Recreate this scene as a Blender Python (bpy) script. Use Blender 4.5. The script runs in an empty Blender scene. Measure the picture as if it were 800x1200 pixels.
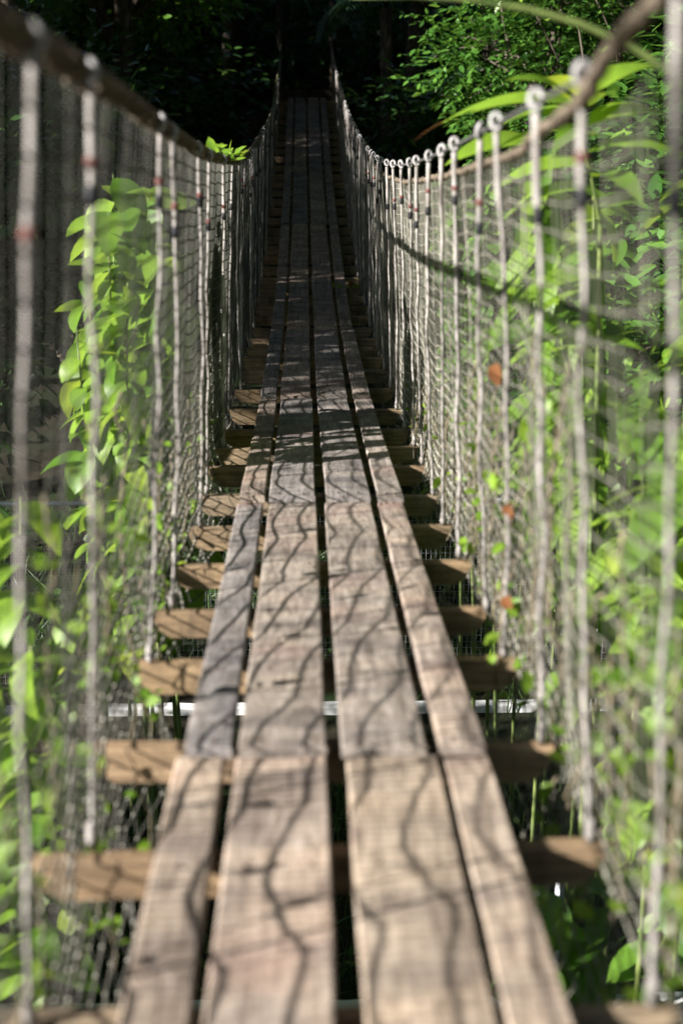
import bpy, math, random
import numpy as np
from mathutils import Vector, Matrix, noise as mnoise

random.seed(7)
rng = np.random.default_rng(11)
C = bpy.context.scene.collection
sc = bpy.context.scene
ZC = 4.6                      # eye height above the gorge floor
R = math.radians

# ------------------------------------------------------------------ helpers
class MB:
    """collects polygons and links them as ONE mesh object"""
    def __init__(s):
        s.v = []; s.f = []; s.m = []; s.n = 0
    def add(s, verts, faces, mi=0):
        verts = np.asarray(verts, dtype=np.float64).reshape(-1, 3)
        b = s.n
        s.v.append(verts); s.n += len(verts)
        for f in faces:
            s.f.append([i + b for i in f]); s.m.append(mi)
    def add_np(s, verts, faces, mi=0):
        b = s.n
        s.v.append(np.asarray(verts).reshape(-1, 3)); s.n += len(s.v[-1])
        s.f.extend((np.asarray(faces) + b).tolist()); s.m.extend([mi] * len(faces))
    def tube(s, pts, rad, n=6, mi=0, cap=True):
        pts = [Vector(p) for p in pts]
        k = len(pts)
        if not hasattr(rad, '__len__'): rad = [rad] * k
        verts = []
        t0 = (pts[1] - pts[0]).normalized()
        a = t0.orthogonal().normalized()
        for i in range(k):
            t = (pts[min(i + 1, k - 1)] - pts[max(i - 1, 0)])
            t = t.normalized() if t.length > 1e-9 else t0
            a = (a - t * a.dot(t))
            a = a.normalized() if a.length > 1e-6 else t.orthogonal().normalized()
            b = t.cross(a)
            for j in range(n):
                q = 2 * math.pi * j / n
                verts.append(pts[i] + (a * math.cos(q) + b * math.sin(q)) * rad[i])
        faces = []
        for i in range(k - 1):
            for j in range(n):
                j2 = (j + 1) % n
                faces.append([i * n + j, i * n + j2, (i + 1) * n + j2, (i + 1) * n + j])
        if cap:
            faces.append(list(range(n))[::-1]); faces.append([(k - 1) * n + j for j in range(n)])
        s.add([tuple(v) for v in verts], faces, mi)
    def build(s, name, mats, parent=None, smooth=False):
        me = bpy.data.meshes.new(name)
        V = np.concatenate(s.v) if s.v else np.zeros((0, 3))
        me.from_pydata(V.tolist(), [], s.f)
        if not isinstance(mats, (list, tuple)): mats = [mats]
        for m in mats: me.materials.append(m)
        if len(mats) > 1:
            me.polygons.foreach_set('material_index', s.m)
        if smooth:
            me.polygons.foreach_set('use_smooth', [True] * len(s.f))
        me.update()
        o = bpy.data.objects.new(name, me); C.objects.link(o)
        if parent is not None: o.parent = parent
        return o

def empty(name, loc=(0, 0, 0), rz=0.0):
    o = bpy.data.objects.new(name, None); C.objects.link(o)
    o.location = loc; o.rotation_euler = (0, 0, rz); o.empty_display_size = .2
    return o

def tag(o, label=None, cat=None, group=None, kind=None):
    if label: o['label'] = label
    if cat: o['category'] = cat
    if group: o['group'] = group
    if kind: o['kind'] = kind
    return o

def copy_tree(o, parent=None):
    c = o.copy(); C.objects.link(c)
    if parent is not None: c.parent = parent
    for ch in list(o.children): copy_tree(ch, c)
    return c

def nz(x, y, z=0.0):
    return mnoise.noise(Vector((x, y, z)))

def sstep(a, b, x):
    t = min(1, max(0, (x - a) / (b - a))); return t * t * (3 - 2 * t)

# ------------------------------------------------------------------ node helpers
def newmat(name):
    m = bpy.data.materials.new(name); m.use_nodes = True
    nt = m.node_tree; nt.nodes.clear()
    return m, nt
def N(nt, t, **kw):
    n = nt.nodes.new(t)
    for k, v in kw.items():
        if k.startswith('i_'): n.inputs[k[2:].replace('_', ' ')].default_value = v
        else: setattr(n, k, v)
    return n
def L(nt, a, b): nt.links.new(a, b)
def ramp(nt, fac, stops):
    r = N(nt, 'ShaderNodeValToRGB')
    e = r.color_ramp.elements
    while len(e) > 1: e.remove(e[-1])
    e[0].position = stops[0][0]; e[0].color = (*stops[0][1], 1)
    for p, c in stops[1:]:
        q = e.new(p); q.color = (*c, 1)
    L(nt, fac, r.inputs['Fac']); return r.outputs['Color']
def mixc(nt, fac, a, b, mode='MIX'):
    m = N(nt, 'ShaderNodeMix', data_type='RGBA', blend_type=mode)
    for sock, v in ((m.inputs[0], fac), (m.inputs[6], a), (m.inputs[7], b)):
        if hasattr(v, 'links'): L(nt, v, sock)
        elif isinstance(v, (tuple, list)): sock.default_value = (*v, 1) if len(v) == 3 else v
        else: sock.default_value = v
    return m.outputs[2]
def mapping(nt, scale, coord='Object', loc=None):
    tc = N(nt, 'ShaderNodeTexCoord'); mp = N(nt, 'ShaderNodeMapping')
    mp.inputs['Scale'].default_value = scale
    if loc is not None: L(nt, loc, mp.inputs['Location'])
    L(nt, tc.outputs[coord], mp.inputs['Vector']); return mp.outputs['Vector']
def noise_tex(nt, vec, scale, detail=4, rough=.55, dist=0.0):
    n = N(nt, 'ShaderNodeTexNoise'); n.inputs['Scale'].default_value = scale
    n.inputs['Detail'].default_value = detail; n.inputs['Roughness'].default_value = rough
    n.inputs['Distortion'].default_value = dist
    L(nt, vec, n.inputs['Vector']); return n.outputs['Fac']
def finish(nt, col, rough=.7, bump=None, bstr=.3, bdist=.004, spec=.3, metal=0.0):
    p = N(nt, 'ShaderNodeBsdfPrincipled'); o = N(nt, 'ShaderNodeOutputMaterial')
    if hasattr(col, 'links'): L(nt, col, p.inputs['Base Color'])
    else: p.inputs['Base Color'].default_value = (*col, 1)
    if hasattr(rough, 'links'): L(nt, rough, p.inputs['Roughness'])
    else: p.inputs['Roughness'].default_value = rough
    p.inputs['Specular IOR Level'].default_value = spec; p.inputs['Metallic'].default_value = metal
    if bump is not None:
        b = N(nt, 'ShaderNodeBump'); b.inputs['Strength'].default_value = bstr; b.inputs['Distance'].default_value = bdist
        L(nt, bump, b.inputs['Height']); L(nt, b.outputs['Normal'], p.inputs['Normal'])
    L(nt, p.outputs['BSDF'], o.inputs['Surface']); return p

def wood(name, stops, along='Y', saw=0.0, tint=None, wet=None):
    m, nt = newmat(name)
    oi = N(nt, 'ShaderNodeObjectInfo')
    sh = N(nt, 'ShaderNodeCombineXYZ')
    mu = N(nt, 'ShaderNodeMath', operation='MULTIPLY'); mu.inputs[1].default_value = 37.0
    L(nt, oi.outputs['Random'], mu.inputs[0])
    for k in range(3): L(nt, mu.outputs[0], sh.inputs[k])
    s = (30, 1.3, 30) if along == 'Y' else (1.6, 30, 34)
    v = mapping(nt, s, loc=sh.outputs[0])
    g = noise_tex(nt, v, 1.6, 8, .68, .9)
    v2 = mapping(nt, (1, 1, 1), loc=sh.outputs[0])
    blot = noise_tex(nt, v2, 3.4, 4, .6, .4)
    fine = noise_tex(nt, v2, 70, 3, .6)
    col = ramp(nt, g, stops)
    bl = ramp(nt, blot, [(.33, (.55, .54, .55)), (.5, (.95, .95, .95)), (.68, (1.3, 1.24, 1.16))])
    col = mixc(nt, .85, col, bl, 'MULTIPLY')
    tone = ramp(nt, oi.outputs['Random'], [(0, (.8, .84, .92)), (.35, (1.0, .98, .95)), (.6, (1.03, .96, .92)), (1, (1.2, 1.12, .98))])
    col = mixc(nt, 1.0, col, tone, 'MULTIPLY')
    if tint:
        pn = noise_tex(nt, v2, 1.7, 3, .5)
        col = mixc(nt, ramp(nt, pn, [(.56, (0, 0, 0)), (.72, (.55, .55, .55))]), col, tint)
    vs_ = mapping(nt, (1.2, 4.5, 1) if along == 'Y' else (4.5, 1.2, 1), loc=sh.outputs[0])
    dapple = noise_tex(nt, vs_, 1.4, 4, .6, .5)
    col = mixc(nt, .8, col, ramp(nt, dapple, [(.34, (.52, .51, .53)), (.48, (.95, .94, .93)), (.7, (1.12, 1.08, 1.02))]), 'MULTIPLY')  # soft cross bands paint dappled shade into the wood colour
    # dark knots and cracks along the grain
    v3 = mapping(nt, (9, .8, 9) if along == 'Y' else (.9, 9, 9), loc=sh.outputs[0])
    ck = noise_tex(nt, v3, 5.5, 5, .7, .3)
    crack = ramp(nt, ck, [(.27, (.35, .31, .28)), (.35, (1, 1, 1))])
    col = mixc(nt, .8, col, crack, 'MULTIPLY')
    fin = ramp(nt, fine, [(.3, (.8, .8, .8)), (.6, (1.08, 1.08, 1.08))])
    col = mixc(nt, .8, col, fin, 'MULTIPLY')
    h = g
    if saw:
        w = N(nt, 'ShaderNodeTexWave', wave_type='BANDS', bands_direction='Y')
        w.inputs['Scale'].default_value = 11; w.inputs['Distortion'].default_value = .9
        w.inputs['Detail'].default_value = 3; w.inputs['Detail Scale'].default_value = 1.3
        L(nt, v2, w.inputs['Vector'])
        sawc = ramp(nt, w.outputs['Fac'], [(0.0, (.58, .56, .55)), (.32, (1.0, 1.0, 1.0)), (1, (1.12, 1.1, 1.08))])
        sm = noise_tex(nt, v2, 2.2, 2, .5)
        col = mixc(nt, ramp(nt, sm, [(.38, (0, 0, 0)), (.62, (saw, saw, saw))]), col, mixc(nt, 1.0, col, sawc, 'MULTIPLY'))
        ad = N(nt, 'ShaderNodeMath', operation='MULTIPLY_ADD'); ad.inputs[1].default_value = .5
        L(nt, w.outputs['Fac'], ad.inputs[0]); L(nt, g, ad.inputs[2]); h = ad.outputs[0]
    finish(nt, col, .72, h, .55, .004, .25)
    return m

def leafmat(name, dark, light, trans=(.2, .35, .04), tf=.35, rough=.38, spec=.5):
    m, nt = newmat(name)
    g = N(nt, 'ShaderNodeNewGeometry')
    col = ramp(nt, g.outputs['Random Per Island'], [(0, dark), (.75, light), (.93, light), (1, (light[0] * 1.7, light[1] * 1.25, light[2]))])
    v = mapping(nt, (1, 1, 1))
    nn = noise_tex(nt, v, 14, 3, .6)
    col = mixc(nt, .6, col, ramp(nt, nn, [(.3, (.7, .75, .7)), (.7, (1.2, 1.15, 1.1))]), 'MULTIPLY')
    p = N(nt, 'ShaderNodeBsdfPrincipled'); L(nt, col, p.inputs['Base Color'])
    p.inputs['Roughness'].default_value = rough; p.inputs['Specular IOR Level'].default_value = spec
    t = N(nt, 'ShaderNodeBsdfTranslucent')
    tc = mixc(nt, .5, col, trans); L(nt, tc, t.inputs['Color'])
    mx = N(nt, 'ShaderNodeMixShader'); mx.inputs[0].default_value = tf
    L(nt, p.outputs[0], mx.inputs[1]); L(nt, t.outputs[0], mx.inputs[2])
    o = N(nt, 'ShaderNodeOutputMaterial'); L(nt, mx.outputs[0], o.inputs['Surface'])
    return m

def simple(name, a, b, scale=30, rough=.8, stretch=(1, 1, 1), bstr=.4, bdist=.003, spec=.25):
    m, nt = newmat(name)
    v = mapping(nt, stretch); n = noise_tex(nt, v, scale, 5, .65)
    finish(nt, ramp(nt, n, [(.32, a), (.68, b)]), rough, n, bstr, bdist, spec)
    return m

def ropemat(name, a, b, moss=None, axis='Z', twist=55):
    m, nt = newmat(name)
    v = mapping(nt, (1, 1, 1))
    w = N(nt, 'ShaderNodeTexWave', wave_type='BANDS', bands_direction='DIAGONAL')
    w.inputs['Scale'].default_value = twist; w.inputs['Distortion'].default_value = .6
    L(nt, v, w.inputs['Vector'])
    n = noise_tex(nt, v, 9, 5, .65)
    col = ramp(nt, n, [(.3, a), (.7, b)])
    col = mixc(nt, .7, col, ramp(nt, w.outputs['Fac'], [(0, (.6, .58, .56)), (.5, (1, 1, 1))]), 'MULTIPLY')
    if moss:
        n2 = noise_tex(nt, v, 5, 3, .6)
        col = mixc(nt, ramp(nt, n2, [(.42, (0, 0, 0)), (.62, (.8, .8, .8))]), col, moss)
    finish(nt, col, .85, w.outputs['Fac'], .5, .003, .2)
    return m

M = {}
M['plank'] = wood('weathered_plank_wood', [(.24, (.10, .085, .075)), (.42, (.26, .225, .195)), (.6, (.45, .40, .355)), (.8, (.62, .57, .53))], 'Y', .9, (.27, .16, .15))
M['joist'] = wood('joist_wood', [(.25, (.09, .068, .046)), (.48, (.26, .195, .125)), (.72, (.46, .355, .235))], 'X')
M['dark_wood'] = wood('very_dark_wood', [(.25, (.015, .013, .01)), (.7, (.05, .04, .03))], 'X')  # near-black brown for the landing step and anchor posts
M['nail'] = simple('rusty_nail_steel', (.05, .035, .03), (.14, .09, .06), 200, .6)
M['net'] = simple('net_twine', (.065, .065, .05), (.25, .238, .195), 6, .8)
M['shaded_net'] = simple('shaded_net_twine', (.032, .034, .028), (.135, .132, .11), 6, .8)  # darker copy of the net twine, painting the left net's backlit shade
M['knot'] = simple('pale_twine_knot', (.12, .115, .09), (.40, .38, .32), 6, .8)  # knots lighter than their twine, painting in sunlit dots
M['shaded_row'] = simple('shaded_row_twine', (.030, .029, .025), (.15, .142, .12), 6, .8)  # same twine darkened again, painting shade on the left net's horizontal rows
M['rope'] = ropemat('pale_suspender_rope', (.12, .108, .092), (.52, .485, .46))
M['eye'] = simple('pale_eye_loop', (.20, .19, .185), (.46, .445, .43), 60, .5, spec=.5)
M['tape_red'] = simple('faded_red_tape', (.07, .03, .026), (.19, .08, .068), 60, .6)
M['tape_black'] = simple('black_tape', (.012, .012, .014), (.03, .03, .034), 60, .45)
M['hand_rope'] = ropemat('brown_hand_rope', (.08, .062, .045), (.26, .21, .155))
M['moss_rope'] = ropemat('mossy_hand_rope', (.09, .075, .05), (.21, .17, .12), (.07, .10, .03))
M['cable'] = simple('dark_steel_cable', (.05, .05, .05), (.13, .12, .12), 90, .5, spec=.5)
M['white_paint'] = simple('white_painted_concrete', (.70, .71, .71), (.84, .84, .83), 14, .55)
M['white_pipe'] = simple('white_painted_pipe', (.62, .66, .72), (.80, .82, .85), 10, .4, spec=.5)
M['wire'] = simple('galvanised_wire', (.30, .31, .32), (.5, .5, .5), 40, .4, spec=.6)
M['bark'] = simple('tree_bark', (.035, .028, .02), (.16, .13, .10), 7, .9, (3, 3, .6), .9, .03)
M['stem'] = simple('green_stem', (.06, .10, .025), (.20, .25, .07), 12, .5, (1, 1, .5), .1, spec=.5)
M['twig'] = simple('dry_vine_stem', (.08, .065, .042), (.30, .25, .17), 22, .9)
M['dry_leaf'] = leafmat('dry_brown_leaf', (.11, .05, .025), (.27, .115, .05), (.34, .14, .05), .3, .6, .2)
M['gleaf'] = leafmat('bright_ginger_leaf', (.09, .20, .02), (.24, .39, .04), (.52, .72, .06), .45, .42, .35)
M['gleaf2'] = leafmat('mid_green_leaf', (.045, .13, .02), (.15, .30, .035), (.32, .56, .05), .4, .42, .35)
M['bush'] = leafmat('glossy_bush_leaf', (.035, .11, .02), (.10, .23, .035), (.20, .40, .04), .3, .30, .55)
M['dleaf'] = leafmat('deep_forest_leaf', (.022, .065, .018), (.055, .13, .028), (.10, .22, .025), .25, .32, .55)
M['palm'] = leafmat('palm_leaflet', (.03, .085, .04), (.075, .17, .08), (.06, .16, .04), .2, .4, .5)
M['grass'] = leafmat('grass_blade', (.02, .055, .014), (.06, .11, .025), (.2, .34, .05), .3, .45, .35)
M['rock'] = simple('mossy_rock', (.10, .085, .05), (.30, .25, .17), 5, .9, (1, 1, 1), .9, .03)

# ground: leaf litter, soil, moss
m, nt = newmat('forest_floor')
v = mapping(nt, (1, 1, 1))
n1 = noise_tex(nt, v, .8, 6, .65); n2 = noise_tex(nt, v, 9, 5, .7); n3 = noise_tex(nt, v, 45, 4, .7)
c = ramp(nt, n2, [(.3, (.012, .010, .007)), (.5, (.03, .026, .017)), (.7, (.07, .053, .033))])
c = mixc(nt, ramp(nt, n1, [(.42, (0, 0, 0)), (.6, (.9, .9, .9))]), c, (.018, .038, .011))
c = mixc(nt, .7, c, ramp(nt, n3, [(.3, (.5, .5, .5)), (.7, (1.3, 1.3, 1.25))]), 'MULTIPLY')
finish(nt, c, .95, n3, .9, .03, .15); M['ground'] = m

# ------------------------------------------------------------------ the bridge's own lines
DP = [-1.42428202e-05, 8.12070847e-04, -8.09373327e-03, -8.08796896e-02, -1.23684709e+00]
def deck_s(y):                # smooth height of the deck's top
    return ZC + float(np.polyval(DP, y))
def rail_z(y, side=1):
    if side < 0: h = np.interp(y, [-1, 2.5, 6, 8, 15, 20.5, 25, 28.2], [1.42, 1.465, 1.48, 1.5, 1.5, 1.16, .97, .9])
    else: h = np.interp(y, [-1, 1.4, 2.5, 8, 15, 20, 25, 28.2], [1.95, 1.58, 1.44, 1.45, 1.5, 1.36, 1.0, .9])
    return deck_s(y) + float(h)
def top_half(y, side):
    return float(np.interp(y, [0, 2.4, 3, 4.3, 5.4, 7, 12, 20, 28], [.42, .425, .43, .45, .46, .475, .485, .46, .46]))
def bot_half(y): return float(np.interp(y, [0, 2.5, 7, 28], [.50, .505, .515, .50]))

SEAMS = [-.12, 2.93, 5.87, 8.94, 12.16, 15.08, 18.14, 21.5, 24.5, 27.65]
PL = .035
def deck_c(y):                # planks run straight between the seams
    for a, b in zip(SEAMS[:-1], SEAMS[1:]):
        if y <= b or b == SEAMS[-1]:
            t = (y - a) / (b - a)
            return deck_s(a) * (1 - t) + deck_s(b) * t
    return deck_s(y)

bridge = empty('suspension_footbridge', (0, 0, 0))
tag(bridge, 'narrow sagging suspension footbridge of weathered planks with rope netting sides running into dark forest', 'footbridge')

# planks
LAY = [(-.350, -.240), (-.227, -.024), (.016, .226), (.246, .350)]
LAY2 = [(-.356, -.249), (-.219, -.021), (.015, .212), (.244, .352)]
for si, (a, b) in enumerate(zip(SEAMS[:-1], SEAMS[1:])):
    for pi, (x0, x1) in enumerate(LAY if si == 0 else LAY2):
        r_ = random.Random(si * 10 + pi)
        j0 = r_.uniform(-.007, .007); j1 = r_.uniform(-.007, .007)
        if si == 0 and pi == 0: j0, j1 = -.006, -.012
        if si == 1 and pi == 0: j0, j1 = .012, .0
        w = r_.uniform(-.004, .004)
        ya = a + (.021 if si > 1 else .008) + r_.uniform(0, .012); yb = b - (.021 if si > 0 else .008) - r_.uniform(0, .012)
        za = deck_s(a) + (.011 if si else 0) + r_.uniform(-.003, .004); zb = deck_s(b) + r_.uniform(-.005, .003)
        roll = r_.uniform(-.012, .012); cup = r_.uniform(-.002, .003)
        mb = MB(); n = 24; ch = .005
        hw = (x1 - x0) / 2 + w / 2; cx = (x0 + x1) / 2
        prof = [(-hw, -PL), (-hw, -ch), (-hw + ch, 0), (-hw * .5, cup), (0, cup * 1.3), (hw * .5, cup), (hw - ch, 0), (hw, -ch), (hw, -PL)]
        V = []; k = len(prof)
        for i in range(n + 1):
            t = i / n; y = ya + (yb - ya) * t
            z = za + (zb - za) * t - .012 * math.sin(math.pi * t) * r_.uniform(.9, 1.1)
            ox = cx + j0 * (1 - t) + j1 * t
            ed = .003 * nz(y * 3, si, pi * 7.3)
            ed2 = .003 * nz(y * 3, si + 40, pi * 7.3)
            chip = .006 if i in (0, n) else 0
            for (px, pz) in prof:
                e = ed if px < 0 else ed2
                V.append((ox + px + e, y, z + pz + roll * px - (chip if pz > -PL / 2 else 0)))
        F = []
        for i in range(n):
            for j in range(k):
                j2 = (j + 1) % k
                F.append([i * k + j, i * k + j2, (i + 1) * k + j2, (i + 1) * k + j])
        F.append(list(range(k))); F.append([n * k + j for j in range(k)][::-1])
        mb.add(V, F, 0)
        # nail heads over the joists at both ends and the middle
        for t in (.012, .2, .41, .62, .82, .988):
            for sx in ((-.55, .55) if hw > .08 else (-.3, .3)):
                y = ya + (yb - ya) * t; z = za + (zb - za) * t - .012 * math.sin(math.pi * t)
                x = cx + j0 * (1 - t) + j1 * t + sx * hw + r_.uniform(-.012, .012); y += r_.uniform(-.008, .008)
                z += cup + .003 + roll * sx * hw; rr = .0042
                ring = [(x + rr * math.cos(q * math.pi / 4), y + rr * math.sin(q * math.pi / 4), z) for q in range(8)]
                low = [(p[0], p[1], z - .006) for p in ring]
                mb.add(ring + low, [list(range(8))] + [[q, q + 8, (q + 1) % 8 + 8, (q + 1) % 8] for q in range(8)], 1)
        mb.build('plank', [M['plank'], M['nail']], bridge)

# joists: short timbers across the planks, lower corners cut back
JY = [.25, .85, 1.4, 1.94, 2.53, 3.10, 3.77, 4.30, 4.93, 5.56, 6.19, 6.87, 7.41, 7.99, 8.76, 9.5, 10.29, 10.84, 11.37, 11.89, 12.41, 13.0, 13.5, 14.06, 14.6]
while JY[-1] < 27.2: JY.append(JY[-1] + .6 + random.uniform(-.04, .04))
for ji, y in enumerate(JY):
    r_ = random.Random(900 + ji)
    hl = float(np.interp(y, [2.5, 3.1, 4.3], [.61, .583, .553])) + r_.uniform(-.012, .012); hr = .54 + r_.uniform(-.02, .012)
    h = .092 + r_.uniform(-.008, .008); th = .043 + r_.uniform(-.004, .006)
    top = min(deck_c(y - .03), deck_c(y + .03), deck_c(y)) - PL - .013 - .003
    cut = .055
    out = [(-hl, 0), (-hl + .004, -.03), (-hl + cut * .35, -h * .7), (-hl + cut, -h), (0, -h - .001), (hr - cut, -h), (hr - cut * .35, -h * .7), (hr - .004, -.03), (hr, 0), (0, .001)]
    yaw = r_.uniform(-.02, .02); rl = r_.uniform(-.008, .008)
    mb = MB(); k = len(out)
    V = []
    for yy, inset in ((-th / 2, .003), (-th / 2 + .003, 0), (th / 2 - .003, 0), (th / 2, .003)):
        for (px, pz) in out:
            qx = px * (1 - inset / .53); qz = pz - inset if pz > -.01 else pz + (inset if pz < -h * .9 else 0)
            V.append((qx - yaw * yy, y + yy + yaw * qx, top + qz + rl * qx))
    F = [list(range(k)), [3 * k + j for j in range(k)][::-1]]
    for s_ in range(3):
        for j in range(k):
            j2 = (j + 1) % k
            F.append([s_ * k + j, (s_ + 1) * k + j, (s_ + 1) * k + j2, s_ * k + j2])
    mb.add(V, F); mb.build('joist', M['joist'], bridge)

# hand cables, ropes
ys = np.linspace(-1.0, 28.1, 120)
for side in (-1, 1):
    mb = MB()
    if side < 0:
        mb.tube([(side * (top_half(y, side) + .012 + .006 * nz(y * 2, 3)), y, rail_z(y, side) + .004 * nz(y * 5, 1) - .012) for y in np.linspace(-1, 28.1, 700)], [.0145 + .005 * nz(y * 9, 9) + .004 * nz(y * 31, 5) for y in np.linspace(-1, 28.1, 700)], 8)
        mb.build('hand_rope', M['moss_rope'], bridge, True)
        dz = .03
    else:
        mb.tube([(side * top_half(y, side), y, rail_z(y, side)) for y in ys], .006, 6)
        mb.build('hand_cable', M['cable'], bridge, True)
        dz = .088
    if side < 0:
        mb = MB(); yl = np.linspace(-1.0, 14, 1500)
        mb.tube([(side * (top_half(y, side) + .012 + .021 * math.cos(y * 62 + 3 * nz(y * 3, 2))), y, rail_z(y, side) - .012 + .021 * math.sin(y * 62 + 3 * nz(y * 3, 2))) for y in yl], [.0045 + .002 * nz(y * 20, 7) for y in yl], 5)
        mb.build('lashing', M['hand_rope'], bridge, True)
    mb = MB()
    yy2 = np.linspace(-1.0, 28.1, 420)
    for k in range(2):
        dzf = lambda y: dz if side < 0 else float(np.interp(y, [2.3, 3.4], [.012, dz]))
        mb.tube([(side * (top_half(y, side) + (.018 if side < 0 else float(np.interp(y, [2.3, 3.4], [-.012, .018]))) + .008 * math.cos(y * 34 + k * math.pi)), y, rail_z(y, side) - dzf(y) + .008 * math.sin(y * 34 + k * math.pi) + .014 * nz(y * 1.7, 5 + side)) for y in yy2], [(float(np.interp(y, [2.2, 3.6], [.012, .0095])) if side > 0 else .007) * (1 + .35 * nz(y * 16, k * 9, side)) for y in yy2], 6)
    mb.build('net_rope', M['hand_rope'], bridge, True)

# suspender ropes with eye loops
def loop_mesh():
    mb = MB(); n = 20; k = 8; V = []
    for i in range(n):
        a = 2 * math.pi * i / n
        rx = .0130 * (1 - .25 * max(0, -math.sin(a))); rz = .0200
        for j in range(k):
            q = 2 * math.pi * j / k
            rr = .0075 * math.cos(q)
            V.append(((rx + rr) * math.cos(a), .0075 * math.sin(q), (rz + rr) * math.sin(a)))
    F = [[i * k + j, ((i + 1) % n) * k + j, ((i + 1) % n) * k + (j + 1) % k, i * k + (j + 1) % k] for i in range(n) for j in range(k)]
    mb.add(V, F); return mb
def band_mesh(h, r):
    mb = MB(); mb.tube([(0, 0, -h / 2), (0, 0, -h / 2 + .004), (0, 0, h / 2 - .004), (0, 0, h / 2)], [r * .86, r, r, r * .86], 10); return mb
loop0 = loop_mesh().build('eye_loop', M['eye'], None, True).data
band_r = band_mesh(.018, .0125).build('tape_band', M['tape_red'], None, True).data
band_b = band_mesh(.035, .0118).build('tape_band', M['tape_black'], None, True).data
for o in list(C.objects):
    if o.type == 'MESH' and o.data in (loop0, band_r, band_b): bpy.data.objects.remove(o)
for side in (-1, 1):
    for ji, y in enumerate(JY):
        r_ = random.Random(ji * 3 + side)
        if ji < 2 or (side < 0 and (ji in (5, 8, 11) or (ji > 12 and r_.random() < .12))): continue
        rope_out = .03 if (side < 0 and ji > 4 and r_.random() < .45) else 0
        big = 1 if r_.random() < .7 else 2
        yt = y + r_.uniform(-.07, .07) * big; yb = y + r_.uniform(-.03, .03)
        xt = side * (top_half(yt, side) - .004 + rope_out * .6); zt = rail_z(yt, side) - (.02 if side < 0 else -.004)
        xb = side * (bot_half(y) + rope_out + r_.uniform(-.015, .01)); zb = deck_c(y) - PL - .02
        slack = r_.uniform(-.03, .03); sl2 = r_.uniform(-.02, .02)
        pts = []; rads = []; K = 44; spl = r_.uniform(.09, .17); thin = r_.uniform(.0056, .0074) if side > 0 else r_.uniform(.0048, .0068)
        for i in range(K + 1):
            t = i / K
            wob = .013 * math.sin(math.pi * t)
            pts.append((xt + (xb - xt) * t + sl2 * math.sin(math.pi * t) + wob * nz(t * 7, ji, side), yt + (yb - yt) * t + slack * math.sin(math.pi * t) + wob * 1.5 * nz(t * 6, ji + 50, side), zt - .027 + (zb - zt + .027) * t))
            sp_ = 1.42 if t < spl else (1.42 - .42 * min(1, (t - spl) / .03))
            rads.append(thin * sp_ * (1 + .16 * nz(t * 40, ji, side * 3)))
        mb = MB()
        mb.tube(pts, rads, 8)
        # knot where the rope is tied down on the timber
        kx, ky, kz = pts[-1]
        mb.tube([(kx, ky, kz + .06), (kx, ky, kz + .045), (kx, ky, kz + .02), (kx, ky, kz + .004)], [.007, .0115, .012, .008], 8)
        sr = mb.build('suspender_rope', M['rope'], bridge, True)
        lo = bpy.data.objects.new('eye_loop', loop0); C.objects.link(lo); lo.parent = sr
        lo.location = (xt, yt, zt); lo.rotation_euler = (r_.uniform(-.3, .3), r_.uniform(-.3, .3), r_.uniform(-.75, .75))
        d = (Vector(pts[1]) - Vector(pts[0])).normalized()
        q = Vector((0, 0, -1)).rotation_difference(d)
        for me, dd in ((band_r, spl * 1.45 + r_.uniform(-.05, .01)), (band_b, spl * 1.45 + r_.uniform(.02, .06))):
            if r_.random() < .35: continue
            bo = bpy.data.objects.new('tape_band', me); C.objects.link(bo); bo.parent = sr
            bo.rotation_mode = 'QUATERNION'; bo.rotation_quaternion = q
            bo.location = Vector(pts[0]) + d * dd

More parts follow.
